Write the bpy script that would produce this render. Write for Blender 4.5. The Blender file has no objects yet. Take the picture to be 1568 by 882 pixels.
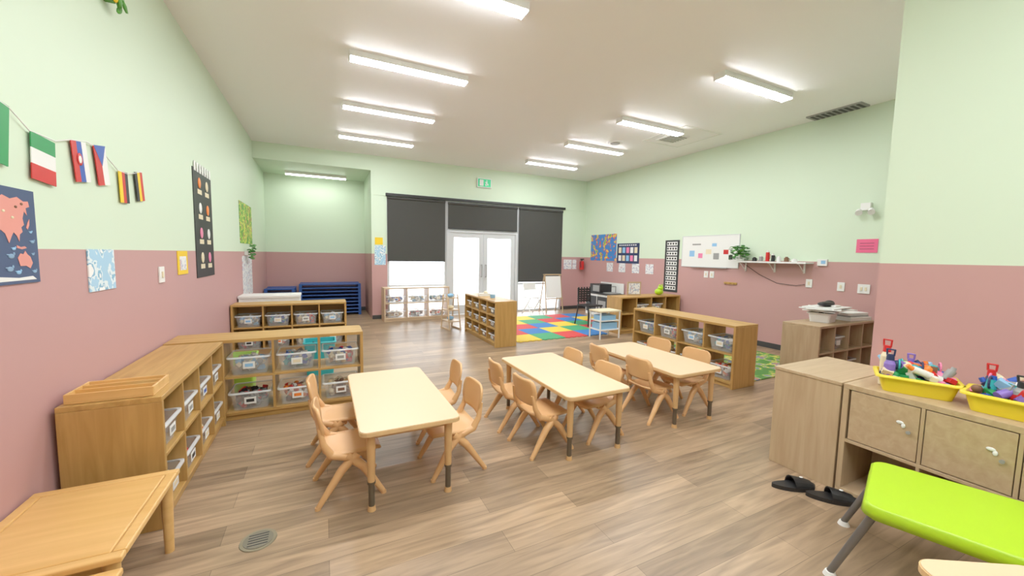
import bpy, math, random
from mathutils import Matrix, Vector
random.seed(7)
sc=bpy.context.scene
sc.view_settings.view_transform='Standard'
sc.view_settings.look='None'
sc.view_settings.exposure=0.10
sc.view_settings.gamma=1.15

# ------------------------------------------------------------ camera
F=(.4376,.8953,-.0828);R=(.8989,-.4377,.0176);U=(.0205,.0821,.9964)
cd=bpy.data.cameras.new('camera');co=bpy.data.objects.new('camera',cd);sc.collection.objects.link(co);sc.camera=co
cd.sensor_width=36;cd.lens=13.639;cd.clip_start=.02
co.matrix_world=Matrix(((R[0],U[0],-F[0],0),(R[1],U[1],-F[1],0),(R[2],U[2],-F[2],1.5),(0,0,0,1)))

# ------------------------------------------------------------ materials
def mat(n,c,r=.55,e=0,metal=0,alpha=1,spec=None):
    m=bpy.data.materials.new(n);m.use_nodes=True;b=m.node_tree.nodes['Principled BSDF']
    b.inputs['Base Color'].default_value=(*c,1);b.inputs['Roughness'].default_value=r
    b.inputs['Metallic'].default_value=metal;b.inputs['Alpha'].default_value=alpha
    if spec is not None:b.inputs['Specular IOR Level'].default_value=spec
    if e:
        b.inputs['Emission Color'].default_value=(*c,1);b.inputs['Emission Strength'].default_value=e
    return m
def nd(m,t,**k):
    n=m.node_tree.nodes.new(t)
    for a,v in k.items():setattr(n,a,v)
    return n
def wood(n,c1,c2,axis=0,scale=3.0,r=.4):
    m=mat(n,c1,r);nt=m.node_tree;b=nt.nodes['Principled BSDF']
    tc=nd(m,'ShaderNodeTexCoord');mp=nd(m,'ShaderNodeMapping')
    s=[12,12,12];s[axis]=1.0
    mp.inputs['Scale'].default_value=[q*scale/3 for q in s]
    no=nd(m,'ShaderNodeTexNoise');no.inputs['Scale'].default_value=2.2;no.inputs['Detail'].default_value=6;no.inputs['Distortion'].default_value=.6
    cr=nd(m,'ShaderNodeValToRGB');cr.color_ramp.elements[0].position=.32;cr.color_ramp.elements[1].position=.7
    cr.color_ramp.elements[0].color=(*c2,1);cr.color_ramp.elements[1].color=(*c1,1)
    nt.links.new(tc.outputs['Object'],mp.inputs[0]);nt.links.new(mp.outputs[0],no.inputs['Vector'])
    nt.links.new(no.outputs['Fac'],cr.inputs[0]);nt.links.new(cr.outputs[0],b.inputs['Base Color'])
    return m
def blotch(n,cols,scale=6,r=.5,det=2):
    m=mat(n,cols[0],r);nt=m.node_tree;b=nt.nodes['Principled BSDF']
    tc=nd(m,'ShaderNodeTexCoord');no=nd(m,'ShaderNodeTexNoise');no.inputs['Scale'].default_value=scale;no.inputs['Detail'].default_value=det
    cr=nd(m,'ShaderNodeValToRGB');cr.color_ramp.interpolation='CONSTANT'
    k=len(cols);e=cr.color_ramp.elements
    e[0].position=0;e[0].color=(*cols[0],1);e[1].position=.47;e[1].color=(*cols[1],1)
    for i in range(2,k):
        q=e.new(.47+.17*(i-1)/(k-1)*1.3);q.color=(*cols[i],1)
    nt.links.new(tc.outputs['Object'],no.inputs['Vector']);nt.links.new(no.outputs['Fac'],cr.inputs[0]);nt.links.new(cr.outputs[0],b.inputs['Base Color'])
    return m
def paint(n,c):
    m=mat(n,c,.5,spec=.3);nt=m.node_tree;b=nt.nodes['Principled BSDF']
    tc=nd(m,'ShaderNodeTexCoord');no=nd(m,'ShaderNodeTexNoise');no.inputs['Scale'].default_value=160;no.inputs['Detail'].default_value=2
    bp=nd(m,'ShaderNodeBump');bp.inputs['Strength'].default_value=.06;bp.inputs['Distance'].default_value=.002
    nt.links.new(tc.outputs['Object'],no.inputs['Vector']);nt.links.new(no.outputs['Fac'],bp.inputs['Height']);nt.links.new(bp.outputs[0],b.inputs['Normal'])
    return m
GREEN=paint('paint_mint',(.65,.78,.60));PINK=paint('paint_dusty_rose',(.52,.29,.28))
CEIL=paint('paint_ceiling',(.95,.94,.955))
def floor_mat():
    m=mat('vinyl_planks',(.4,.3,.2),.34);nt=m.node_tree;b=nt.nodes['Principled BSDF'];L=nt.links.new
    tc=nd(m,'ShaderNodeTexCoord')
    br=nd(m,'ShaderNodeTexBrick');br.offset=.37;br.offset_frequency=2
    br.inputs['Scale'].default_value=1;br.inputs['Brick Width'].default_value=1.35;br.inputs['Row Height'].default_value=.165
    br.inputs['Mortar Size'].default_value=.0014;br.inputs['Mortar Smooth'].default_value=.3
    br.inputs['Color1'].default_value=(.445,.305,.19,1);br.inputs['Color2'].default_value=(.265,.18,.11,1);br.inputs['Mortar'].default_value=(.17,.115,.07,1)
    L(tc.outputs['Object'],br.inputs['Vector'])
    mp=nd(m,'ShaderNodeMapping');mp.inputs['Scale'].default_value=(1.3,15,1)
    L(tc.outputs['Object'],mp.inputs[0])
    no=nd(m,'ShaderNodeTexNoise');no.inputs['Scale'].default_value=1.6;no.inputs['Detail'].default_value=8;no.inputs['Distortion'].default_value=.8
    L(mp.outputs[0],no.inputs['Vector'])
    cr=nd(m,'ShaderNodeValToRGB');cr.color_ramp.elements[0].position=.3;cr.color_ramp.elements[1].position=.7
    cr.color_ramp.elements[0].color=(.60,.58,.56,1);cr.color_ramp.elements[1].color=(1.15,1.13,1.1,1)
    L(no.outputs['Fac'],cr.inputs[0])
    mx=nd(m,'ShaderNodeMix',data_type='RGBA',blend_type='MULTIPLY');mx.inputs[0].default_value=1
    L(br.outputs['Color'],mx.inputs[6]);L(cr.outputs[0],mx.inputs[7]);L(mx.outputs[2],b.inputs['Base Color'])
    bp=nd(m,'ShaderNodeBump');bp.inputs['Strength'].default_value=.12;bp.inputs['Distance'].default_value=.002
    L(no.outputs['Fac'],bp.inputs['Height']);L(bp.outputs[0],b.inputs['Normal'])
    return m
FLOOR=floor_mat()
OAKX=wood('honey_oak_x',(.55,.32,.095),(.41,.22,.055),0);OAKZ=wood('honey_oak_z',(.53,.30,.09),(.40,.215,.055),2)
MAPX=wood('pale_oak_x',(.53,.38,.23),(.44,.30,.17),0);MAPZ=wood('pale_oak_z',(.53,.38,.23),(.44,.30,.17),2)
PINE=wood('pine_table',(.78,.47,.17),(.67,.37,.11),0,2,.3)
TTOP=mat('table_laminate',(.76,.54,.33),.38);TEDGE=mat('table_edge',(.70,.45,.21),.4);TLEG=mat('leg_tan',(.62,.36,.15),.4)
CHAIR=mat('chair_plastic',(.72,.40,.17),.42)
METAL=mat('metal_brown',(.15,.12,.085),.35,metal=.6);GREYM=mat('metal_grey',(.20,.20,.20),.35,metal=.7)
WHITE=mat('white',(.82,.82,.80),.45);BLACK=mat('black',(.011,.011,.012),.5);CHAR=mat('shade_fabric',(.05,.05,.045),.9)
FRAMEM=mat('frame_white',(.60,.62,.64),.4);LIME=mat('lime_plastic',(.39,.64,.012),.35);YEL=mat('yellow_plastic',(.82,.64,.02),.35)
DARKG=mat('baseboard_rubber',(.04,.04,.04),.6);RED=mat('red',(.58,.012,.012),.4);BLUE=mat('blue',(.012,.07,.40),.4)
COT=mat('cot_blue',(.006,.065,.29),.45);GRN=mat('green',(.012,.28,.07),.5);YELF=mat('yellow_cloth',(.88,.58,.01),.6)
PINKP=mat('pink_paper',(.82,.12,.26),.6);TEAL=mat('teal',(.02,.38,.42),.4);ORG=mat('orange',(.85,.20,.02),.4);PURP=mat('purple',(.22,.13,.50),.4)
LBLUE=mat('light_blue',(.25,.50,.78),.5);PINKT=mat('pink_toy',(.82,.20,.38),.4);GREY=mat('grey',(.30,.30,.29),.5);NAVY=mat('navy',(.012,.025,.09),.5)
BROWN=mat('brown',(.18,.075,.035),.6);CREAM=mat('cream',(.78,.67,.45),.5);LEAF=mat('leaf',(.025,.15,.018),.5);LEAF2=mat('leaf_light',(.09,.32,.04),.5)
SALMON=mat('salmon',(.74,.27,.22),.5);MAPBG=mat('map_navy',(.03,.06,.15),.5);SLATE=mat('slate_blue',(.20,.34,.52),.5)
LIGHT=mat('light_diffuser',(.955,.98,1.0),.5,e=58)
LIGHT2=mat('light_diffuser_alcove',(1,1,.97),.5,e=18)
SIGN=mat('exit_green',(.0,.42,.16),.4,e=.4)
def clear(n,c,a):
    m=bpy.data.materials.new(n);m.use_nodes=True;nt=m.node_tree;nt.nodes.clear()
    o=nd(m,'ShaderNodeOutputMaterial');t=nd(m,'ShaderNodeBsdfTransparent');p=nd(m,'ShaderNodeBsdfPrincipled');x=nd(m,'ShaderNodeMixShader')
    p.inputs['Base Color'].default_value=(*c,1);p.inputs['Roughness'].default_value=.12;x.inputs[0].default_value=a
    nt.links.new(t.outputs[0],x.inputs[1]);nt.links.new(p.outputs[0],x.inputs[2]);nt.links.new(x.outputs[0],o.inputs[0]);return m
CLEAR=clear('clear_plastic',(.85,.88,.9),.16);RIM=clear('clear_plastic_rim',(.88,.9,.92),.6);GLASS=clear('window_glass',(.9,.95,1),.06)
MAPR=blotch('map_print_bright',[(.04,.2,.55),(.04,.2,.55),(.6,.08,.08),(.8,.6,.08),(.1,.4,.12)],9)
GPOST=blotch('green_print',[(.08,.30,.02),(.25,.55,.05),(.8,.75,.1),(.1,.3,.05),(.6,.15,.1)],9)
BPRINT=blotch('blue_print',[(.35,.6,.8),(.75,.85,.9),(.2,.45,.65),(.9,.9,.9)],14)
RUGM=blotch('rug_print',[(.05,.22,.03),(.12,.36,.05),(.55,.5,.08),(.10,.2,.35),(.5,.2,.12)],6)
STAIN=blotch('paper_print',[(.8,.8,.8),(.8,.8,.8),(.35,.45,.6),(.75,.5,.5)],22)

# ------------------------------------------------------------ mesh builder
def frame(p0,p1):
    d=(Vector(p1)-Vector(p0)).normalized();a=Vector((0,0,1)) if abs(d.z)<.9 else Vector((1,0,0))
    x=d.cross(a).normalized();return x,d.cross(x)
class B:
    def __init__(s):s.v=[];s.f=[];s.mi=[];s.sm=[];s.m=[];s.M=Matrix()
    def add(s,vs,fs,m,smooth=False):
        if m not in s.m:s.m.append(m)
        k=s.m.index(m);o=len(s.v)
        s.v+=[tuple(s.M@Vector(q)) for q in vs]
        for q in fs:s.f.append(tuple(o+i for i in q));s.mi.append(k);s.sm.append(smooth)
        return s
    def box(s,x0,x1,y0,y1,z0,z1,m):
        v=[(x,y,z) for x in (x0,x1) for y in (y0,y1) for z in (z0,z1)]
        return s.add(v,[(0,1,3,2),(4,6,7,5),(0,4,5,1),(2,3,7,6),(0,2,6,4),(1,5,7,3)],m)
    def cyl(s,p0,p1,r0,r1,m,n=14,flat=1.0):
        x,y=frame(p0,p1);v=[]
        for p,r in((Vector(p0),r0),(Vector(p1),r1)):
            for i in range(n):
                a=2*math.pi*i/n;v.append(p+x*math.cos(a)*r+y*math.sin(a)*r*flat)
        s.add(v,[(i,(i+1)%n,n+(i+1)%n,n+i) for i in range(n)],m,True)
        s.add(v,[tuple(range(n-1,-1,-1)),tuple(range(n,2*n))],m);return s
    def tube(s,pts,r,m,n=10):
        rs=r if isinstance(r,(list,tuple)) else [r]*len(pts)
        for i in range(len(pts)-1):
            s.cyl(pts[i],pts[i+1],rs[i],rs[i+1],m,n)
            if i:s.ball(pts[i],(rs[i],)*3,m,8,5)
        return s
    def ball(s,c,r,m,n=12,k=7):
        v=[(c[0],c[1],c[2]-r[2])];f=[]
        for j in range(1,k):
            t=math.pi*j/k
            for i in range(n):
                a=2*math.pi*i/n;v.append((c[0]+r[0]*math.sin(t)*math.cos(a),c[1]+r[1]*math.sin(t)*math.sin(a),c[2]-r[2]*math.cos(t)))
        v.append((c[0],c[1],c[2]+r[2]));e=len(v)-1
        for i in range(n):f.append((0,1+(i+1)%n,1+i));f.append((e,e-n+i,e-n+(i+1)%n))
        for j in range(k-2):
            for i in range(n):
                a=1+j*n+i;b=1+j*n+(i+1)%n;f.append((a,b,b+n,a+n))
        return s.add(v,f,m,True)
    def prism(s,pts,z0,z1,m,mside=None):
        n=len(pts);v=[(p[0],p[1],z0) for p in pts]+[(p[0],p[1],z1) for p in pts]
        s.add(v,[tuple(range(n-1,-1,-1)),tuple(range(n,2*n))],m)
        s.add(v,[(i,(i+1)%n,n+(i+1)%n,n+i) for i in range(n)],mside or m);return s
    def loft(s,rings,m,smooth=True,cap=True):
        n=len(rings[0]);v=[p for r in rings for p in r];f=[]
        for j in range(len(rings)-1):
            for i in range(n):f.append((j*n+i,j*n+(i+1)%n,(j+1)*n+(i+1)%n,(j+1)*n+i))
        if cap:f+= [tuple(range(n-1,-1,-1)),tuple(range(len(v)-n,len(v)))]
        return s.add(v,f,m,smooth)
    def mesh(s,name):
        me=bpy.data.meshes.new(name);me.from_pydata(s.v,[],s.f)
        for m in s.m:me.materials.append(m)
        for p,k,q in zip(me.polygons,s.mi,s.sm):p.material_index=k;p.use_smooth=q
        me.update();return me
    def obj(s,name,loc=(0,0,0),rz=0,bev=0):return put(name,s.mesh(name),loc,rz,bev)
def put(name,me,loc=(0,0,0),rz=0,bev=0):
    o=bpy.data.objects.new(name,me);sc.collection.objects.link(o);o.location=loc;o.rotation_euler=(0,0,math.radians(rz))
    if bev:
        b=o.modifiers.new('bevel','BEVEL');b.width=bev;b.segments=2;b.limit_method='ANGLE';b.angle_limit=math.radians(50)
    return o
def rr(w,d,r,n=6,cx=0,cy=0):
    p=[]
    for (sx,sy,a0) in((1,1,0),(-1,1,90),(-1,-1,180),(1,-1,270)):
        for i in range(n+1):
            a=math.radians(a0+90*i/n);p.append((cx+sx*(w/2-r)+r*math.cos(a),cy+sy*(d/2-r)+r*math.sin(a)))
    return p

# ------------------------------------------------------------ room shell
ZB=1.493;ZC=3.66;YB=9.275
def wall(name,segs):
    b=B()
    for x0,x1,y0,y1,z0,z1 in segs:
        if z0<ZB<z1:b.box(x0,x1,y0,y1,z0,ZB,PINK);b.box(x0,x1,y0,y1,ZB,z1,GREEN)
        else:b.box(x0,x1,y0,y1,z0,z1,PINK if z1<=ZB else GREEN)
    return b.obj(name)
B().box(-1.35,7.0,-2.7,11.0,-.1,0,FLOOR).obj('floor')
B().box(-1.35,7.0,-2.7,11.0,ZC,ZC+.12,CEIL).obj('ceiling')
wall('wall_left',[(-1.35,-1.2,-2.6,11,0,ZC)])
wall('wall_right',[(6.87,7,1.4,9.42,0,ZC)])
wall('wall_bump_out',[(3.72,3.85,-2.6,1.4,0,ZC)])
wall('wall_return',[(3.85,7,1.27,1.4,0,ZC)])
wall('wall_behind',[(-1.35,3.85,-2.7,-2.6,0,ZC)])
wall('wall_alcove_back',[(-1.2,1.0,10.87,11,0,ZC)])
wall('wall_alcove_side',[(1.0,1.12,YB,11,0,ZC)])
wall('wall_alcove_bulkhead',[(-1.2,1.0,YB,10.87,3.334,ZC)])
wall('wall_back',[(1.12,1.335,YB,9.42,0,ZC),(6.08,6.87,YB,9.42,0,ZC),(1.335,6.08,YB,9.42,2.80,ZC)])
B().box(-1.2,-1.188,-2.6,10.87,0,.09,DARKG).obj('baseboard_left')
B().box(6.858,6.87,1.4,YB,0,.09,DARKG).obj('baseboard_right')
B().box(1.0,1.335,YB-.012,YB,0,.09,DARKG).box(6.08,6.858,YB-.012,YB,0,.09,DARKG).obj('baseboard_back')
B().box(-1.188,1.0,10.858,10.87,0,.09,DARKG).obj('baseboard_alcove')
B().box(3.708,3.72,-2.6,1.4,0,.09,DARKG).obj('baseboard_bump_out')
B().box(-6,14,9.42,24,-.12,-.1,mat('concrete',(.7,.7,.68),.8)).obj('outside_patio_ground')

def window(name,x0,x1,z0,z1,cross=None):
    b=B();t=.05
    for a in((x0,x0+t,z0,z1),(x1-t,x1,z0,z1),(x0+t,x1-t,z0,z0+t),(x0+t,x1-t,z1-t,z1)):b.box(a[0],a[1],YB+.02,YB+.10,a[2],a[3],FRAMEM)
    if cross:b.box(x0+t,x1-t,YB+.02,YB+.10,cross-.02,cross+.02,FRAMEM)
    b.box(x0+t,x1-t,YB+.055,YB+.062,z0+t,z1-t,GLASS)
    return b.obj(name)
window('window_1',1.335,2.74,.0,2.80,.75)
window('window_2',2.74,4.68,2.10,2.80)
window('window_3',4.68,6.08,.0,2.80,.75)
b=B()
b.box(2.74,2.81,YB,YB+.1,0,2.10,FRAMEM);b.box(4.61,4.68,YB,YB+.1,0,2.10,FRAMEM);b.box(2.81,4.61,YB,YB+.1,2.05,2.10,FRAMEM)
b.obj('trim_door_frame')
def door(name,x0,x1,hs):
    b=B();t=.11
    b.box(x0,x0+t,YB+.02,YB+.07,.01,2.05,FRAMEM);b.box(x1-t,x1,YB+.02,YB+.07,.01,2.05,FRAMEM)
    b.box(x0+t,x1-t,YB+.02,YB+.07,.01,.24,FRAMEM);b.box(x0+t,x1-t,YB+.02,YB+.07,1.93,2.05,FRAMEM)
    b.box(x0+t,x1-t,YB+.04,YB+.047,.24,1.93,GLASS)
    hx=x1-t/2 if hs>0 else x0+t/2
    b.tube([(hx,YB+.02,1.25),(hx,YB-.04,1.25),(hx,YB-.04,.95),(hx,YB+.02,.95)],.012,GREY,8)
    return b.obj(name)
door('door_1',2.815,3.705,1);door('door_2',3.715,4.605,-1)
def shade(x0,x1,z0,z1):
    b=B();b.box(x0,x1,YB-.03,YB-.024,z0,z1,CHAR);b.cyl((x0,YB-.03,z1-.03),(x1,YB-.03,z1-.03),.028,.028,CHAR);b.box(x0,x1,YB-.035,YB-.019,z0,z0+.025,BLACK)
    b.obj('roller_shade')
shade(1.34,2.69,1.325,2.79);shade(2.76,4.64,2.13,2.77);shade(4.70,6.06,.80,2.77)
B().box(1.31,6.12,YB-.075,YB,2.80,2.86,BLACK).obj('trim_shade_cassette',bev=.004)
B().box(1.0,1.31,YB-.012,YB,2.80,2.83,GREEN).box(6.12,6.87,YB-.012,YB,2.80,2.83,GREEN).obj('trim_back_ledge')

# ceiling fixtures : white steel tray with a diffuser panel at the bottom
def fixture(x,y,z,L=1.326,lm=None):
    lm=lm or LIGHT
    b=B();b.box(x,x+L,y,y+.14,z-.062,z,WHITE);b.box(x+.008,x+L-.008,y+.008,y+.132,z-.074,z-.062,lm)
    b.box(x-.004,x+.006,y-.002,y+.142,z-.078,z,WHITE);b.box(x+L-.006,x+L+.004,y-.002,y+.142,z-.078,z,WHITE);b.obj('ceiling_light')
for y in(-1.3,.1,1.65,3.1,4.65,6.21,7.8):fixture(.305,y,ZC)  # those over and behind the camera are unseen, added for extra light
for y in(3.1,4.79,6.25,7.83):fixture(4.173,y,ZC)
fixture(2.2,-.6,ZC)  # unseen fixture behind the camera, added to brighten the bump-out wall
fixture(-.72,10.3,3.334,1.27,LIGHT2)
b=B();b.box(6.58,6.82,2.83,3.5,ZC-.02,ZC,GREY)
for i in range(9):b.box(6.60,6.80,2.86+.07*i,2.895+.07*i,ZC-.026,ZC-.02,DARKG)
b.obj('ceiling_vent')
b=B();b.box(5.5,5.9,5.0,5.4,ZC-.02,ZC,WHITE)
for i in range(6):b.box(5.53,5.87,5.03+.058*i,5.055+.058*i,ZC-.026,ZC-.02,GREY)
b.obj('air_diffuser')
b=B()
for a in((5.35,6.25,4.62,4.65),(5.35,6.25,5.55,5.58),(5.35,5.38,4.65,5.55),(6.22,6.25,4.65,5.55)):b.box(a[0],a[1],a[2],a[3],ZC-.008,ZC,WHITE)
b.obj('trim_ceiling_hatch')
b=B();b.cyl((5.0,5.91,ZC-.02),(5.0,5.91,ZC),.13,.15,WHITE,24);b.cyl((5.0,5.91,ZC-.035),(5.0,5.91,ZC-.02),.07,.09,GREY,20);b.obj('round_ceiling_vent')

# exit sign
b=B();b.box(3.50,3.88,YB-.05,YB,3.19,3.42,WHITE);b.box(3.52,3.86,YB-.054,YB-.05,3.21,3.40,SIGN)
b.box(3.56,3.66,YB-.058,YB-.054,3.23,3.38,WHITE)
b.ball((3.75,YB-.056,3.365),(.014,.003,.014),WHITE);b.box(3.735,3.765,YB-.058,YB-.054,3.29,3.345,WHITE);b.box(3.70,3.735,YB-.058,YB-.054,3.315,3.33,WHITE);b.box(3.715,3.74,YB-.058,YB-.054,3.23,3.29,WHITE);b.box(3.76,3.79,YB-.058,YB-.054,3.25,3.29,WHITE)
b.obj('exit_sign')

# ------------------------------------------------------------ storage shelves
def shelf(name,L,D,Hh,cols,rows,loc,rz,back=None,mm=None,plinth=.05,t=.028,dep=.47):
    X,Y,Z=mm or (OAKX,OAKX,OAKZ)
    b=B();b.box(0,L,0,D,Hh-t,Hh,X);b.box(0,t,0,D,0,Hh-t,Z);b.box(L-t,L,0,D,0,Hh-t,Z)
    b.box(t,L-t,.01,D,plinth-.0,plinth+t,X)
    b.box(t,L-t,.03,.05,0,plinth,X)
    ih=(Hh-t-plinth-t);iw=(L-2*t-(cols-1)*.02)/cols
    for r in range(1,rows):
        z=plinth+t+ih*r/rows;b.box(t,L-t,.006,D,z-.01,z+.01,X)
    for c in range(1,cols):
        x=t+iw*c+.02*(c-1);
        for r in range(rows):
            za=plinth+t+ih*r/rows+(.01 if r else 0);zb=plinth+t+ih*(r+1)/rows-(.01 if r<rows-1 else 0)
            b.box(x,x+.02,.004,D,za,zb,Z)
    if back:b.box(t,L-t,D-.008,D,plinth+t,Hh-t,back)
    o=b.obj(name,loc,rz,.003)
    cells={}
    a=math.radians(rz)
    for c in range(cols):
        for r in range(rows):
            lx=t+iw*(c+.5)+.02*c;ly=D*dep;z=plinth+t+ih*r/rows+(.01 if r else 0)+.001
            cells[(c,r)]=(loc[0]+lx*math.cos(a)-ly*math.sin(a),loc[1]+lx*math.sin(a)+ly*math.cos(a),loc[2]+z)
    return cells,iw,ih/rows-.02
TOY=[RED,BLUE,YELF,GRN,ORG,TEAL,PINKT,PURP,WHITE,BROWN,CREAM,LBLUE,BLACK]
def heap(b,w,d,z0,h,cols,n,s):
    for i in range(n):
        x=random.uniform(-.5,.5)*(w-2*s);y=random.uniform(-.5,.5)*(d-2*s);z=z0+s*.55+random.random()*max(.001,h-s*1.1)
        m=random.choice(cols);k=random.random()
        if k<.4:b.ball((x,y,z),(s*.5,s*.5,s*.5),m,8,5)
        else:
            M=b.M.copy();b.M=b.M@Matrix.Translation((x,y,z))@Matrix.Rotation(random.random()*3,4,Vector((random.random(),random.random(),random.random()+.1)).normalized())
            b.box(-s*.55,s*.55,-s*.35,s*.35,-s*.3,s*.3,m);b.M=M
def tub(b,w,d,h,m,t=.004,lip=.012,k=.86,rim=None):
    n=5;rim=rim or m
    A=lambda q,z,o:[(p[0],p[1],z) for p in rr(w*q+o,d*q+o,.03*min(1,w/.25),n)]
    b.loft([A(k,0,0),A(1,h,0)],m,True,False)
    b.loft([A(1,h,0),A(1,h,lip*2),A(1,h-.014,lip*2)],rim,True,False)
    b.loft([A(1,h,-t*2),A(k,t,-t*2)],m,True,False)
    b.loft([A(1,h,-t*2),A(1,h,0)],rim,False,False)
    p=A(k,0.0,0);b.add(p,[tuple(range(len(p)))],m);p=A(k,t,-t*2);b.add(p,[tuple(range(len(p)))],m)
def binmesh(w,d,h,cols,n,s,fill=.92):
    b=B();tub(b,w,d,h,CLEAR,rim=RIM);heap(b,w*.96,d*.96,.006,h*fill,cols,n,s)
    # front label
    b.box(-.045,.045,-d*.5-.004,-d*.5-.001,h*.35,h*.72,WHITE);b.box(-.03,.03,-d*.5-.005,-d*.5-.004,h*.45,h*.62,random.choice(cols))
    return b.mesh('storage_bin')
def binset(w,d,h,s,k):
    pal=[[BROWN,CREAM,TLEG,CREAM],[RED,BLUE,TLEG,GREY,WHITE,CREAM],[RED,BLACK,GREY,BLACK,BROWN],[WHITE,LBLUE,CREAM,GREY],[RED,ORG,CREAM,WHITE,BROWN],[TEAL,BLUE,WHITE,GREY,CREAM]]
    return [binmesh(w,d,h,pal[i%6],k,s) for i in range(6)]
BIG=binset(.31,.31,.165,.055,100)
SM=binset(.29,.30,.15,.05,80)
ct=[0]
def fillbins(cells,meshes,rz,keys=None,skip=()):
    for key in sorted(cells):
        if key in skip or (keys and key not in keys):continue
        me=meshes[ct[0]%len(meshes)];ct[0]+=1;put('storage_bin',me,cells[key],rz)
c,iw,ih=shelf('cubby_shelf',1.40,.40,.73,4,2,(-.775,2.585,0),90,OAKX,dep=.42);fillbins(c,SM,90)
c,iw,ih=shelf('cubby_shelf',1.53,.38,.73,4,2,(-1.186,4.04,0),0);fillbins(c,BIG,0,skip=((0,0),(0,1)))
c,iw,ih=shelf('cubby_shelf',1.51,.38,.73,4,2,(-1.186,6.62,0),0,OAKX);fillbins(c,BIG,0)
c,iw,ih=shelf('cubby_shelf',1.50,.39,.755,4,3,(2.49,7.19,0),-90,OAKX);fillbins(c,binset(.29,.30,.11,.04,60),-90)
c,iw,ih=shelf('cubby_shelf',1.62,.41,.745,4,2,(4.215,4.42,0),-90,None);fillbins(c,BIG,-90)
LWD=(mat('light_wood',(.60,.43,.27),.4),)*3
c,iw,ih=shelf('cubby_shelf',1.48,.36,.75,3,2,(1.19,8.76,0),2,None,LWD);fillbins(c,binset(.40,.30,.15,.06,50),2)
c,iw,ih=shelf('cubby_shelf',1.62,.42,.73,4,2,(5.2,5.80,0),0,OAKX);fillbins(c,BIG,0,keys=((1,1),(2,1)))
c,iw,ih=shelf('display_cabinet',1.38,.42,.73,4,2,(5.25,2.46,0),0,MAPX,(MAPX,MAPX,MAPZ));fillbins(c,binset(.28,.31,.165,.055,70),0,keys=((0,0),(1,1),(2,0)))
b=B();tub(b,.34,.28,.38,mat('lime_bin',(.35,.6,.05),.4));b.obj('toy_crate',(-.85,5.0,0));
b=B();tub(b,.34,.28,.42,TEAL);heap(b,.28,.22,.15,.26,TOY,30,.06);b.obj('toy_crate',(-.05,5.3,0))

b=B();b.box(-1.18,-.35,7.2,7.65,0,.76,WHITE);b.box(-1.19,-.34,7.19,7.66,.76,.80,WHITE);b.box(-.80,-.72,7.18,7.2,.5,.54,GREY);b.obj('white_toy_chest',bev=.005)
b=B();b.box(-.17,.17,-.115,.115,0,.008,PINE)
for a in((-.17,.17,-.115,-.105),(-.17,.17,.105,.115),(-.17,-.16,-.105,.105),(.16,.17,-.105,.105),(-.17,.17,-.035,-.028),(-.17,.17,.035,.042)):b.box(a[0],a[1],a[2],a[3],.008,.05,PINE)
b.box(.02,.12,-.02,.03,.008,.03,GREY)
b.obj('sorting_tray',(-.985,2.73,.731),0,.002)

# cots
def cots(x0,x1,y0,y1,n):
    b=B()
    for i in range(n):
        z=.06+i*.085
        b.box(x0+.03,x1-.03,y0+.03,y1-.03,z,z+.012,COT)
        b.tube([(x0+.02,y0+.02,z+.006),(x1-.02,y0+.02,z+.006),(x1-.02,y1-.02,z+.006),(x0+.02,y1-.02,z+.006),(x0+.02,y0+.02,z+.006)],.016,COT,8)
        for x in(x0+.03,x1-.03):
            for y in(y0+.03,y1-.03):b.box(x-.03,x+.03,y-.03,y+.03,z-.06,z+.022,COT)
    b.obj('stacked_cots')
cots(-.5,.83,10.12,10.75,9);cots(-1.17,-.58,10.0,10.7,8)

# ------------------------------------------------------------ child tables
def table(cx,cy,w=.59,d=1.19,h=.5):
    b=B();b.prism(rr(w,d,.05),h-.026,h-.004,TEDGE);b.prism(rr(w-.008,d-.008,.047),h-.004,h,TTOP)
    b.box(-w/2+.07,w/2-.07,-d/2+.075,-d/2+.09,h-.07,h-.026,TLEG);b.box(-w/2+.07,w/2-.07,d/2-.09,d/2-.075,h-.07,h-.026,TLEG)
    b.box(-w/2+.075,-w/2+.09,-d/2+.09,d/2-.09,h-.07,h-.026,TLEG);b.box(w/2-.09,w/2-.075,-d/2+.09,d/2-.09,h-.07,h-.026,TLEG)
    for sx in(-1,1):
        for sy in(-1,1):
            x=sx*(w/2-.065);y=sy*(d/2-.07)
            b.cyl((x,y,.17),(x,y,h-.026),.021,.026,TLEG);b.cyl((x,y,.03),(x,y,.17),.018,.018,METAL);b.cyl((x,y,0),(x,y,.03),.024,.02,TLEG)
            b.cyl((x,y,.165),(x,y,.178),.024,.024,METAL)
    b.obj('activity_table',(cx,cy,0))
table(.46,2.815);table(1.845,2.815);table(3.02,2.89)
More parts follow.
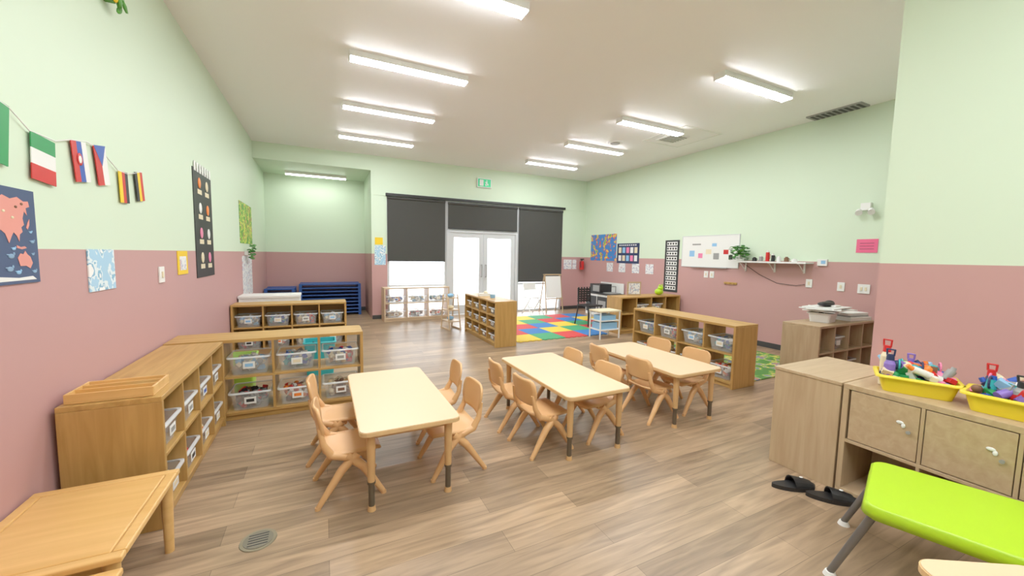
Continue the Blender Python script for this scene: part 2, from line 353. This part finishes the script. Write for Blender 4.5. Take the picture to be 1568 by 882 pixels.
# ------------------------------------------------------------ child chair
def chairmesh():
    b=B();N=10
    def sheet(rows,th):
        top=[];bot=[]
        for i,(x,z,hw,bow) in enumerate(rows):
            a=rows[max(0,i-1)];c=rows[min(len(rows)-1,i+1)]
            t=Vector((c[0]-a[0],0,c[1]-a[1])).normalized();n=Vector((t.z,0,-t.x))
            if abs(t.x)>abs(t.z) and n.z>0:n=-n
            if abs(t.x)<=abs(t.z) and n.x>0:n=-n
            tr=[];br=[]
            for j in range(N+1):
                u=-1+2*j/N;p=Vector((x,u*hw,z))-n*(bow*u*u);tr.append(p);br.append(p+n*th)
            top.append(tr);bot.append(br)
        rings=[t+bb[::-1] for t,bb in zip(top,bot)]
        b.loft(rings,CHAIR,True,True)
    sheet([(.175,.272,.12,0),(.17,.292,.145,0),(.15,.303,.158,.002),(.08,.303,.163,.004),(0,.298,.163,.006),(-.08,.298,.158,.008),(-.13,.303,.148,.01),(-.155,.318,.13,.012)],.016)
    sheet([(-.166,.385,.11,.015),(-.168,.40,.14,.02),(-.173,.45,.158,.024),(-.183,.50,.164,.026),(-.190,.54,.160,.026),(-.194,.568,.142,.024),(-.196,.582,.11,.02)],.016)
    for s in(-1,1):
        y=s*.145
        b.tube([(-.175,y*.95,.47),(-.155,y,.37),(-.115,y,.30),(-.02,y*1.03,.27)],[.014,.019,.024,.024],CHAIR,10)
        b.tube([(-.03,y*1.02,.285),(.06,y*1.08,.20),(.175,y*1.18,.012)],[.028,.026,.016],CHAIR,10)
        b.tube([(.03,y*1.02,.285),(-.06,y*1.08,.20),(-.19,y*1.18,.012)],[.028,.026,.016],CHAIR,10)
        for x in(.178,-.193):b.cyl((x,y*1.18,0),(x,y*1.18,.016),.017,.016,CHAIR,10)
    b.tube([(-.05,-.14,.27),(-.05,.14,.27)],.014,CHAIR);b.tube([(.05,-.14,.27),(.05,.14,.27)],.014,CHAIR)
    return b.mesh('child_chair')
CM=chairmesh()
for x,y,r in[(.13,2.60,3),(.085,3.12,-4),(.80,2.60,182),(.84,3.14,176),
             (1.54,2.58,4),(1.52,3.06,-3),(2.055,2.60,183),(2.06,3.15,178),
             (2.80,2.67,2),(2.76,3.19,-4),(3.26,2.68,180),(3.30,3.20,184)]:
    put('child_chair',CM,(x,y,0),r)

# ------------------------------------------------------------ low pine tables bottom-left
def lowtable(x0,x1,y0,y1,h):
    b=B();w=x1-x0;d=y1-y0
    b.box(-w/2+.045,w/2-.045,-d/2+.045,d/2-.045,h-.022,h,PINE)
    b.box(-w/2,w/2,-d/2,-d/2+.043,h-.024,h+.001,PINE);b.box(-w/2,w/2,d/2-.043,d/2,h-.024,h+.001,PINE)
    b.box(-w/2,-w/2+.043,-d/2+.043,d/2-.043,h-.024,h+.001,PINE);b.box(w/2-.043,w/2,-d/2+.043,d/2-.043,h-.024,h+.001,PINE)
    b.box(-w/2+.06,w/2-.06,-d/2+.04,-d/2+.058,h-.08,h-.024,PINE);b.box(-w/2+.06,w/2-.06,d/2-.058,d/2-.04,h-.08,h-.024,PINE)
    b.box(-w/2+.04,-w/2+.058,-d/2+.06,d/2-.06,h-.08,h-.024,PINE);b.box(w/2-.058,w/2-.04,-d/2+.06,d/2-.06,h-.08,h-.024,PINE)
    for sx in(-1,1):
        for sy in(-1,1):b.cyl((sx*(w/2-.045),sy*(d/2-.045),0),(sx*(w/2-.045),sy*(d/2-.045),h-.024),.019,.026,PINE)
    b.obj('low_wooden_table',((x0+x1)/2,(y0+y1)/2,0),0,.006)
lowtable(-1.185,-.67,1.78,2.42,.40);lowtable(-1.185,-.66,1.10,1.765,.37)

# ------------------------------------------------------------ pale cabinets right
b=B();b.box(3.0,3.70,1.262,1.67,.0,.70,MAPZ);b.box(2.995,3.705,1.258,1.675,.70,.722,MAPX);b.obj('wooden_cabinet',bev=.003)
b=B();X0,X1=3.0,3.40;y0=-.18
b.box(X0,3.70,y0,1.25,.69,.722,MAPX);b.box(X0,X1,y0,1.25,0,.035,MAPX)
b.box(X0,X1,1.22,1.25,.035,.69,MAPZ);b.box(X0,X1,y0,y0+.03,.035,.69,MAPZ)
b.box(X0,X1,y0+.03,1.22,.345,.365,MAPX)
b.box(X1-.008,X1,y0+.03,1.22,.035,.69,MAPX)
n=4;iw=(1.22-y0-.03)/n
for i in range(n):
    ya=1.22-iw*(i+1);yb=1.22-iw*i
    if i<n-1:b.box(X0,X1-.008,ya-.008,ya+.008,.035,.345,MAPZ);b.box(X0,X1-.008,ya-.008,ya+.008,.365,.69,MAPZ)
    b.box(X0+.002,X0+.02,ya+.012,yb-.012,.37,.685,MAPX)
    b.cyl((X0-.012,ya+.05,.53),(X0+.002,ya+.05,.53),.010,.008,GREY)
    b.ball((X0-.003,ya+.09,.575),(.005,.018,.010),WHITE)
    b.ball((X0-.003,ya+.075,.56),(.005,.010,.014),WHITE)
b.obj('storage_cabinet',bev=.003)
for yy,cols in((1.04,[BLACK,GREY,NAVY]),(.70,[BLACK,WHITE,GREY]),(.35,[BLACK,GREY,BLUE])):
    b=B();heap(b,.30,.26,0,.14,cols,16,.09);b.obj('pile_of_shoes',(3.2,yy,.036))
def yellowbin(cx,cy,rz,seed):
    random.seed(seed)
    P=[RED,TEAL,PINKT,BLUE,GRN,PURP,BROWN,LBLUE,ORG,CREAM,GREY,NAVY,WHITE]
    b=B();tub(b,.23,.34,.10,YEL,.004,.014,.85);heap(b,.25,.36,.01,.13,P,90,.045);heap(b,.19,.30,.09,.10,P,34,.058)
    for k in range(9):
        y=random.uniform(-.13,.13);x=random.uniform(-.08,.08);m=random.choice(P)
        dx=random.uniform(-.05,.05);dy=random.uniform(-.06,.06);z=random.uniform(.11,.16)
        b.tube([(x-dx,y-dy,z-.02),(x+dx,y+dy,z+.03)],[.022,.020],m,12);b.cyl((x+dx,y+dy,z+.03),(x+dx*1.4,y+dy*1.4,z+.05),.014,.011,random.choice(P),10)
    for k in range(4):
        x=random.uniform(-.06,.06);y=random.uniform(-.12,.12);m=random.choice([RED,PINKT,NAVY,TEAL]);q=[(x+.03*math.cos(a*math.pi/6),y,.16+.03*math.sin(a*math.pi/6)) for a in range(13)]
        b.tube(q,.005,m,6)
    b.obj('yellow_storage_bin',(cx,cy,.723),rz)
    L1=[(-.05,.12,.23,.027,PURP,NAVY),(.05,.13,.27,.028,CREAM,RED),(.06,.02,.20,.022,PINKT,PURP)]
    L2=[(-.05,-.02,.20,.036,GREY,BLACK),(.05,.10,.22,.024,NAVY,RED),(.05,-.06,.26,.034,TEAL,RED),(-.06,-.12,.17,.034,WHITE,GREY)]
    for (x,y,hh,r,m,cm) in (L1 if seed==1 else L2):
        c=B();c.cyl((0,0,0),(0,0,hh*.68),r,r,m,16);c.cyl((0,0,hh*.68),(0,0,hh*.78),r,r*.62,m,16);c.cyl((0,0,hh*.78),(0,0,hh*.93),r*.72,r*.65,cm,14)
        c.tube([(0,-r*.6,hh*.9),(0,-r*.7,hh*1.06),(0,r*.7,hh*1.06),(0,r*.6,hh*.9)],.005,cm,6)
        a=math.radians(rz)
        c.obj('water_bottle',(cx+x*math.cos(a)-y*math.sin(a),cy+x*math.sin(a)+y*math.cos(a),.728))
yellowbin(3.20,.985,24,1);yellowbin(3.20,.60,6,2)
random.seed(11)
# slippers
def slipper(x,y,rz):
    b=B();o=[]
    for i in range(28):
        a=2*math.pi*i/28;px=.14*math.cos(a);w=.050+.010*math.cos(a);o.append((px,w*math.sin(a)+.006*math.cos(2*a)))
    b.prism(o,0,.026,BLACK)
    rings=[]
    for k,xx in enumerate((-.02,.03,.07,.105)):
        ring=[]
        hh=.065-.010*k;ww=.058-.004*k
        for i in range(9):
            a=math.pi*i/8;ring.append((xx,ww*math.cos(a),.015+hh*math.sin(a)))
        for i in range(8,-1,-1):
            a=math.pi*i/8;ring.append((xx,(ww-.006)*math.cos(a),.015+(hh-.006)*math.sin(a)))
        rings.append(ring)
    b.loft(rings,BLACK,False,True);b.ball((.045,0,.072),(.012,.01,.003),WHITE,8,5)
    b.obj('slipper',(x,y,0),rz)
slipper(2.78,1.38,-26);slipper(2.86,1.20,-42)

# ------------------------------------------------------------ lime table
b=B();w,d,h=.58,.76,.42
b.prism(rr(w-.02,d-.02,.06,8),h-.006,h,LIME)
o1=rr(w,d,.07,8);o2=rr(w-.02,d-.02,.06,8);o3=rr(w+.012,d+.012,.076,8)
P3=lambda pp,z:[(p[0],p[1],z) for p in pp]
b.loft([P3(o2,h),P3(o1,h-.008),P3(o1,h-.03),P3(o3,h-.055),P3(o1,h-.055),P3(o2,h-.02)],LIME,True,False)
for sx in(-1,1):
    for sy in(-1,1):
        x=sx*(w/2-.06);y=sy*(d/2-.05)
        b.cyl((x,y,h-.03),(x+sx*.03,y+sy*.14,.02),.017,.015,GREYM);b.cyl((x+sx*.03,y+sy*.14,.0),(x+sx*.03,y+sy*.14,.022),.028,.02,WHITE)
        b.cyl((x,y,h-.075),(x,y,h-.01),.026,.03,LIME)
b.obj('lime_green_child_table',(2.55,.52,0),18)
b=B();b.prism(rr(.40,.40,.06),.474,.496,TEDGE);b.prism(rr(.392,.392,.057),.496,.50,TTOP)
for sx in(-1,1):
    for sy in(-1,1):b.cyl((sx*.15,sy*.15,0),(sx*.15,sy*.15,.474),.018,.022,TLEG)
b.obj('small_activity_table',(1.85,.245,0),-30)

# floor drain
b=B();b.cyl((0,0,0),(0,0,.004),.085,.083,mat('drain_rim',(.30,.26,.18),.4,metal=.5),32);b.cyl((0,0,.004),(0,0,.006),.068,.068,mat('drain_plate',(.22,.20,.15),.5,metal=.4),28)
for i in range(-2,3):b.box(-.045,.045,i*.02-.003,i*.02+.003,.006,.007,DARKG)
b.obj('floor_drain',(-.33,2.28,0))

# ------------------------------------------------------------ foam mats and rug
b=B();cols=[mat('foam_red',(.60,.04,.04),.7),mat('foam_blue',(.02,.16,.46),.7),mat('foam_yellow',(.75,.53,.04),.7),mat('foam_green',(.04,.32,.13),.7)]
S=.5
for i in range(6):
    for j in range(5):
        x=3.02+i*S;y=5.92+j*S
        if i>3 and j==0:continue
        m=cols[(i+2*j+(j//2)+2)%4]
        b.box(x+.003,x+S-.003,y+.003,y+S-.003,0,.014,m)
        for k in range(4):b.box(x+.04+k*.12,x+.09+k*.12,y-.02,y+.003,0,.0138,m)
b.obj('foam_puzzle_mat')
B().box(4.66,6.4,2.90,4.75,0,.012,RUGM).obj('play_rug')

# ------------------------------------------------------------ far items
b=B()
for sx in(-1,1):
    b.cyl((sx*.26,-.02,0),(sx*.24,.14,1.02),.016,.016,MAPZ);b.cyl((sx*.26,.36,0),(sx*.24,.17,1.02),.016,.016,MAPZ)
b.box(-.26,.26,.10,.20,1.0,1.03,MAPX);b.M=Matrix.Translation((0,.045,.52))@Matrix.Rotation(math.radians(-8.9),4,'X')
b.box(-.23,.23,0,.012,-.12,.46,WHITE);b.box(-.24,.24,-.07,.015,-.16,-.13,MAPX);b.M=Matrix()
b.obj('art_easel',(5.55,8.75,0),0)
b=B()
for sx in(-1,1):
    b.tube([(sx*.20,-.22,0.01),(sx*.19,.05,.45),(sx*.18,.18,.80)],.012,WHITE);b.tube([(sx*.17,.22,.01),(sx*.17,-.14,.44)],.012,WHITE)
b.box(-.18,.18,-.17,.16,.43,.45,WHITE);b.box(-.18,.18,.13,.15,.62,.80,WHITE);b.cyl((-.19,-.1,.2),(.19,-.1,.2),.008,.008,WHITE)
b.obj('white_folding_chair',(4.85,8.70,0),8)
b=B()
for sx in(-1,1):
    b.box(sx*.12-.012,sx*.12+.012,-.2,.2,0,.03,LWD[0])
    b.tube([(sx*.12,-.19,0.01),(sx*.12,-.05,.70)],.014,LWD[0]);b.tube([(sx*.12,.19,0.01),(sx*.12,.10,.70)],.014,LWD[0])
for z,y0 in((.16,-.18),(.38,-.12),(.62,-.08)):b.box(-.13,.13,y0,.15,z,z+.02,LWD[0]);b.ball((0,.02,z+.06),(.07,.07,.04),random.choice([WHITE,LBLUE,CREAM]))
b.obj('small_step_shelf',(2.32,7.55,0),10)
b=B()
for x in(0,.44):
    for y in(0,.30):b.cyl((x,y,0),(x,y,.50),.014,.014,WHITE)
b.box(-.02,.46,-.02,.32,.50,.525,CREAM);b.box(-.01,.45,-.01,.31,.16,.18,WHITE);b.box(-.01,.45,-.01,.31,.33,.345,WHITE)
b.box(.03,.41,.02,.28,.18,.30,LBLUE);b.box(.05,.39,.04,.26,.345,.43,LBLUE)
b.obj('utility_cart',(4.52,5.56,0),0)
b=B()
for sx in(-1,1):
    b.tube([(sx*.20,-.2,.0),(sx*.18,-.16,.42)],.014,BLACK);b.tube([(sx*.20,.24,.0),(sx*.18,.16,.42),(sx*.17,.2,.80)],.014,BLACK)
b.box(-.2,.2,-.2,.18,.42,.445,BLACK)
for i in range(6):b.box(-.18,.18,.175,.2,.50+i*.05,.535+i*.05,BLACK)
for i in range(5):b.box(-.17+i*.08,-.15+i*.08,.172,.2,.48,.82,BLACK)
b.obj('black_chair',(5.25,6.85,.0165),5)
b=B();b.box(0,.5,0,.9,0,.55,WHITE);b.box(-.01,.51,-.01,.91,.55,.58,BLACK);b.box(-.012,0,.03,.42,.08,.50,BLACK);b.box(-.016,-.012,.08,.37,.18,.40,GREY)
b.box(-.012,0,.46,.87,.08,.50,BLACK);b.box(.1,.5,.45,.87,.58,.80,BLACK);b.box(.094,.1,.48,.74,.61,.77,GREY);b.box(.15,.45,.05,.38,.58,.60,GREY)
b.cyl((.4,.2,.6),(.4,.2,.76),.012,.012,GREY);b.cyl((.4,.2,.76),(.28,.2,.76),.012,.012,GREY);b.box(.48,.5,0,.9,.58,.84,WHITE)
for k in range(4):b.cyl((-.025,.1+k*.1,.525),(-.01,.1+k*.1,.525),.018,.018,WHITE)
b.obj('toy_kitchen',(6.35,7.55,0),0)
b=B();b.box(-.16,.16,-.01,.01,0,.28,MAPX);b.box(-.13,.13,-.014,-.01,.03,.25,STAIN);b.box(-.05,.05,.01,.08,0,.02,MAPX);b.obj('framed_card',(5.75,6.05,.731),-10)
b=B();b.ball((0,0,.07),(.10,.08,.07),LIME);b.ball((.02,-.02,.15),(.06,.06,.05),LIME);b.ball((-.02,-.03,.21),(.016,.016,.02),LIME);b.ball((.05,-.03,.21),(.016,.016,.02),LIME);b.obj('green_plush_toy',(6.35,5.95,.731))
b=B();b.box(-.1,.1,-.06,.06,0,.05,WHITE);b.ball((.03,0,.06),(.04,.04,.03),CREAM);b.obj('small_toy_box',(2.66,6.6,.756))
b=B();b.cyl((0,0,0),(0,0,.06),.04,.05,LBLUE);b.ball((0,0,.06),(.045,.045,.02),WHITE);b.obj('toy_bowl',(2.68,6.25,.756))
b=B();tub(b,.30,.24,.12,WHITE);heap(b,.24,.18,.01,.12,[WHITE,GREY,BLACK],14,.08);b.obj('white_basket',(5.75,2.68,.731),10)
b=B()
for i,(dx,r) in enumerate(((0,10),(.05,-14),(-.04,24),(.03,4))):
    b.M=Matrix.Translation((dx,0,i*.012+.001))@Matrix.Rotation(math.radians(r),4,'Z');b.box(-.26,.26,-.17,.17,0,.010,WHITE)
b.M=Matrix();b.obj('stack_of_papers',(5.80,2.68,.872))
b=B();b.ball((0,0,.03),(.16,.07,.03),BLACK);b.ball((.12,.02,.035),(.07,.05,.035),BLACK);b.box(-.03,.09,-.12,-.07,0,.02,WHITE);b.obj('black_bag',(5.85,2.70,.922))
b=B();b.box(-.2,.2,-.16,.16,0,.05,WHITE);b.box(-.18,.18,-.14,.14,.05,.07,GREY);b.box(-.2,.2,-.12,.16,.07,.10,WHITE);b.obj('document_printer',(6.32,2.66,.731),-8,.004)

# ------------------------------------------------------------ things on right wall (X=6.87)
XR=6.869
def rposter(name,y0,y1,z0,z1,m,extra=None):
    b=B();b.box(XR-.006,XR,y0,y1,z0,z1,m)
    if extra:extra(b)
    b.obj(name)
rposter('map_poster',7.92,8.98,1.41,2.12,MAPR)
def ex(b):
    for i in range(5):
        for j in range(2):b.box(XR-.008,XR-.006,7.16+i*.14,7.26+i*.14,1.42+j*.2,1.56+j*.2,[WHITE,PINKT,LBLUE,CREAM][(i+j*3)%4])
    for i in range(9):b.box(XR-.008,XR-.006,7.2+i*.07,7.24+i*.07,1.80,1.83,WHITE)
rposter('alphabet_poster',7.10,7.88,1.36,1.86,NAVY,ex)
def ex(b):
    for i in range(10):
        b.box(XR-.008,XR-.006,5.98,6.26,.82+i*.107,.90+i*.107,WHITE)
        for k in range(4):b.box(XR-.010,XR-.008,6.0+.07*k,6.04+.07*k,.84+i*.107,.88+i*.107,BLACK)
rposter('number_chart',5.93,6.31,.77,1.90,BLACK,ex)
b=B();b.box(XR-.012,XR,4.6,5.84,1.35,1.96,WHITE)
for y,z,w,h,m in((5.6,1.55,.12,.2,LBLUE),(5.4,1.52,.1,.16,PINKT),(5.22,1.6,.12,.16,CREAM),(5.05,1.5,.12,.2,GREY),(4.85,1.6,.1,.14,RED),(5.5,1.78,.2,.05,GREY),(4.75,1.5,.08,.14,BLACK),(5.1,1.75,.1,.1,LBLUE)):b.box(XR-.013,XR-.012,y-w/2,y+w/2,z,z+h*.6,m)
for a in((4.59,4.60,1.34,1.97),(5.84,5.85,1.34,1.97),(4.6,5.84,1.34,1.35),(4.6,5.84,1.96,1.97)):b.box(XR-.016,XR,a[0],a[1],a[2],a[3],FRAMEM)
b.box(XR-.05,XR-.016,4.8,5.6,1.33,1.342,GREY)
b.obj('whiteboard')
for y in(8.15,7.68,7.2,6.75):
    rposter('wall_paper_card',y-.12,y+.12,1.13,1.36,STAIN)
rposter('pink_notice',2.62,2.86,1.63,1.82,PINKP,lambda b:[b.box(XR-.008,XR-.006,2.66,2.82,1.68+.04*k,1.685+.04*k,BLACK) for k in range(3)])
def plate(y,z,w=.09,h=.13,n=1):
    b=B();b.box(XR-.012,XR,y-w/2,y+w/2,z-h/2,z+h/2,WHITE)
    for k in range(n):b.box(XR-.02,XR-.012,y-.012+(k-(n-1)/2)*.05,y+.012+(k-(n-1)/2)*.05,z-.025,z+.025,CREAM)
    b.obj('light_switch_plate',bev=.002)
plate(3.42,1.15);plate(3.0,1.13);plate(2.73,1.12,.14,.13,2);plate(5.25,1.2);plate(5.12,1.2)
b=B();b.box(XR-.03,XR,3.19,3.32,1.43,1.53,WHITE);b.box(XR-.032,XR-.03,3.21,3.27,1.46,1.51,LBLUE);b.obj('thermostat',bev=.003)
b=B();b.box(XR-.02,XR,4.6,4.85,1.04,1.08,OAKX);[b.cyl((XR-.05,4.64+k*.08,1.055),(XR-.02,4.64+k*.08,1.06),.008,.006,OAKX) for k in range(3)];b.obj('coat_hook_rail')
b=B();b.box(XR-.06,XR,2.72,2.83,2.22,2.32,WHITE)
for y in(2.70,2.84):b.cyl((XR-.07,y,2.21),(XR-.12,y-.02,2.18),.035,.04,WHITE);b.cyl((XR-.05,y,2.24),(XR-.07,y,2.21),.015,.015,WHITE)
b.obj('emergency_light')
b=B();b.box(XR-.22,XR,3.38,4.56,1.455,1.48,WHITE)
for y in(3.5,3.95,4.45):
    b.box(XR-.015,XR,y-.012,y+.012,1.30,1.455,WHITE);b.box(XR-.2,XR,y-.012,y+.012,1.445,1.455,WHITE);b.cyl((XR-.18,y,1.45),(XR-.01,y,1.31),.007,.007,WHITE)
b.obj('wall_shelf')
for y,h,r,m in((4.24,.07,.035,BLACK),(4.13,.10,.03,GREY),(4.02,.19,.03,RED),(3.93,.13,.028,BLACK),(3.84,.09,.03,WHITE),(3.72,.08,.035,BROWN),(3.60,.05,.04,WHITE)):
    b=B();b.cyl((0,0,0),(0,0,h*.8),r,r*.95,m,16);b.cyl((0,0,h*.8),(0,0,h),r*.6,r*.55,m if h<.1 else WHITE,14);b.tube([(0,-r*.9,h*.65),(0,-r*1.4,h*.6),(0,-r*1.4,h*.3),(0,-r*.9,h*.2)],.004,m,6)
    b.obj('cup',(XR-.11,y,1.481))
b=B();b.cyl((0,0,0),(0,0,.11),.05,.07,WHITE,18)
for i in range(130):
    a=random.random()*6.28;r=random.uniform(.03,.17);z=random.uniform(-.04,.24)-r*.4
    M=Matrix.Translation((max(-.2,min(.06,r*math.cos(a)-.04)),r*math.sin(a),.10+z*.8))@Matrix.Rotation(random.random()*6,4,'Z')@Matrix.Rotation(random.uniform(-1,1),4,'X')
    b.M=M;b.ball((0,0,0),(.035,.022,.005),random.choice([LEAF,LEAF,LEAF2]),6,4)
b.M=Matrix();b.obj('potted_plant',(XR-.13,4.47,1.481))
b=B();b.tube([(XR-.012,4.5,1.44),(XR-.012,4.2,1.25),(XR-.012,3.9,1.12),(XR-.012,3.6,1.10),(XR-.012,3.48,1.13)],.004,BLACK,6);b.obj('power_cord')

# back wall bits
def bposter(name,x0,x1,z0,z1,m):B().box(x0,x1,YB-.007,YB-.001,z0,z1,m).obj(name)
bposter('sun_poster',1.07,1.24,1.70,1.86,YELF);bposter('blue_notice_poster',1.06,1.30,1.24,1.68,BPRINT)
bposter('wall_notice',6.15,6.42,1.15,1.42,STAIN);bposter('wall_notice',6.45,6.58,1.15,1.42,STAIN)
b=B();b.cyl((6.72,YB-.08,1.14),(6.72,YB-.08,1.36),.065,.065,RED,18);b.ball((6.72,YB-.08,1.36),(.065,.065,.03),RED);b.cyl((6.72,YB-.08,1.38),(6.72,YB-.08,1.43),.018,.018,BLACK);b.box(6.68,6.78,YB-.1,YB-.06,1.42,1.45,BLACK);b.tube([(6.70,YB-.10,1.41),(6.64,YB-.12,1.33),(6.65,YB-.14,1.2)],.01,BLACK,8);b.box(6.70,6.74,YB-.03,YB,1.2,1.35,RED);b.obj('fire_extinguisher')

# ------------------------------------------------------------ left wall (X=-1.2)
XL=-1.199
def lposter(name,y0,y1,z0,z1,m,extra=None):
    b=B();b.box(XL,XL+.006,y0,y1,z0,z1,m)
    if extra:extra(b)
    return b.obj(name)
def poly(b,pts,m,x=XL+.0065,th=.0012):
    n=len(pts);v=[(x,p[0],p[1]) for p in pts]+[(x+th,p[0],p[1]) for p in pts]
    b.add(v,[tuple(range(n)),tuple(range(2*n-1,n-1,-1))],m);b.add(v,[(i,(i+1)%n,n+(i+1)%n,n+i) for i in range(n)],m)
def world(b):
    T=lambda L:[(1.96+.63*u,1.35+.395*v) for u,v in L]
    poly(b,T([(.50,.74),(.52,.84),(.58,.90),(.64,.87),(.70,.93),(.77,.90),(.84,.93),(.90,.89),(.95,.90),(.96,.84),(.92,.82),(.93,.74),(.90,.78),(.88,.70),(.89,.63),(.86,.60),(.87,.55),(.84,.52),(.83,.44),(.81,.50),(.78,.54),(.76,.50),(.73,.42),(.70,.52),(.66,.56),(.62,.50),(.58,.56),(.54,.64),(.50,.66)]),SALMON)
    poly(b,T([(.91,.60),(.93,.66),(.95,.70),(.945,.63),(.925,.58)]),SALMON)
    poly(b,T([(.44,.60),(.54,.60),(.58,.46),(.62,.44),(.57,.30),(.54,.14),(.49,.14),(.48,.34),(.42,.42),(.41,.52)]),CREAM)
    poly(b,T([(.80,.26),(.83,.31),(.86,.30),(.88,.34),(.90,.30),(.93,.27),(.95,.20),(.92,.14),(.88,.17),(.82,.17)]),SALMON)
    poly(b,T([(.80,.40),(.84,.38),(.88,.39),(.90,.37),(.85,.355),(.80,.37)]),SALMON)
    poly(b,T([(.05,.86),(.18,.92),(.32,.92),(.30,.76),(.24,.66),(.20,.54),(.14,.62),(.08,.74)]),YELF)
    poly(b,T([(.22,.52),(.32,.46),(.36,.38),(.30,.26),(.27,.08),(.23,.22),(.21,.40)]),GRN)
    poly(b,T([(.2,.01),(.98,.01),(.94,.05),(.8,.04),(.6,.065),(.4,.05)]),WHITE)
    for u,v,w,m in((.74,.28,.05,SLATE),(.72,.14,.05,SLATE),(.965,.44,.035,SLATE),(.77,.36,.03,LBLUE),(.965,.10,.035,SLATE),(.80,.10,.04,LBLUE),(.955,.55,.025,LBLUE),(.96,.30,.025,SLATE)):
        q=T([(u,v)])[0];b.ball((XL+.007,q[0],q[1]),(.0015,w*.42,w*.22),m,10,5);b.ball((XL+.0072,q[0]+w*.35,q[1]+w*.2),(.0015,w*.15,w*.15),m,8,5);b.ball((XL+.0072,q[0]-w*.4,q[1]+w*.12),(.0015,w*.2,w*.06),m,8,5)
    for u,v in((.70,.76),(.78,.70),(.82,.82),(.88,.86)):
        q=T([(u,v)])[0];b.ball((XL+.008,q[0],q[1]),(.0015,.010,.006),BROWN if v>.8 else CREAM,8,5)
lposter('world_map_poster',1.95,2.605,1.34,1.755,MAPBG,world)
def ex(b):
    for i in range(4):
        for j in range(2):
            y=5.30+j*.30;z=1.30+i*.27
            b.box(XL+.006,XL+.008,y,y+.16,z,z+.05,CREAM)
            b.ball((XL+.008,y+.08,z+.12),(.004,.06,.06),[CREAM,PINKT,WHITE,ORG][(i+j)%4],10,6)
    for k in range(7):b.box(XL+.006,XL+.009,5.2+k*.1,5.26+k*.1,2.34,2.44,WHITE)
lposter('feelings_chart',5.15,5.88,1.205,2.37,BLACK,ex)
lposter('nature_poster',7.65,8.85,1.63,2.32,GPOST)
lposter('blue_art_card',3.03,3.34,1.25,1.495,BPRINT)
lposter('yellow_picture_card',4.55,4.84,1.27,1.49,YELF,lambda b:b.box(XL+.006,XL+.008,4.60,4.79,1.31,1.44,STAIN))
lposter('growth_chart',7.75,8.7,.72,1.42,STAIN)
b=B();b.box(XL,XL+.01,4.08,4.19,1.23,1.36,WHITE);b.box(XL+.01,XL+.018,4.12,4.15,1.27,1.32,CREAM);b.obj('light_switch',bev=.002)
b=B();b.box(XL,XL+.05,8.0,8.2,1.43,1.5,WHITE)
for i in range(40):
    b.M=Matrix.Translation((XL+.06+random.random()*.08,7.95+random.random()*.3,1.36+random.random()*.25))@Matrix.Rotation(random.random()*6,4,'Z')@Matrix.Rotation(random.uniform(-1,1),4,'X');b.ball((0,0,0),(.04,.025,.006),random.choice([LEAF,LEAF2]),6,4)
b.M=Matrix();b.obj('wall_planter')
# bunting
b=B();s=XL+.012
pts=[(s,2.1,2.16),(s,2.48,2.09),(s,2.60,2.03),(s,2.79,2.03),(s,2.92,2.07),(s,3.08,2.10),(s,3.15,2.10),(s,3.30,2.07),(s,3.45,2.01),(s,3.58,2.01),(s,3.68,2.03),(s,3.83,2.07)]
b.tube(pts,.003,WHITE,6)
def flag(y,z,w,h,cols,vert=False,tilt=0):
    b.M=Matrix.Translation((s,y,z))@Matrix.Rotation(math.radians(tilt),4,'X');n=len(cols)
    for i,m in enumerate(cols):
        if vert:b.box(-.002,.002,w*i/n,w*(i+1)/n,-h,0,m)
        else:b.box(-.002,.002,0,w,-h*(i+1)/n,-h*i/n,m)
    b.M=Matrix()
flag(2.30,2.12,.18,.26,[RED,WHITE,GRN],True,-8)
flag(2.605,2.03,.18,.215,[GRN,WHITE,RED],False,-4)
flag(2.925,2.07,.15,.215,[RED,BLUE,WHITE],True,8);b.ball((s+.003,3.00,1.985),(.002,.03,.035),RED,8,5);b.ball((s+.004,3.00,1.985),(.002,.018,.022),WHITE,8,5)
flag(3.155,2.10,.14,.23,[RED,WHITE],True,10)
b.M=Matrix.Translation((s+.003,3.155,2.10))@Matrix.Rotation(math.radians(10),4,'X');b.add([(0,0,0),(0,.14,0),(0,.07,-.12)],[(0,1,2)],BLUE);b.M=Matrix()
flag(3.455,2.01,.13,.205,[YELF,RED,BLACK],True,3)
flag(3.70,2.045,.13,.205,[BLACK,YELF,RED],True,8)
b.obj('flag_bunting')
b=B()
for i in range(14):
    b.M=Matrix.Translation((XL+.05+random.random()*.04,3.38+random.random()*.12,3.02+random.random()*.14))@Matrix.Rotation(random.random()*6,4,'X');b.ball((0,0,0),(.01,.045,.02),random.choice([LEAF2,YELF,LEAF2]),6,4)
b.M=Matrix();b.box(XL,XL+.05,3.40,3.46,3.05,3.12,LEAF2);b.obj('hanging_leaf_ornament')

# ------------------------------------------------------------ world
wd=bpy.data.worlds.new('world');sc.world=wd;wd.use_nodes=True
bg=wd.node_tree.nodes['Background'];bg.inputs[0].default_value=(.90,.95,1,1);bg.inputs[1].default_value=5.0
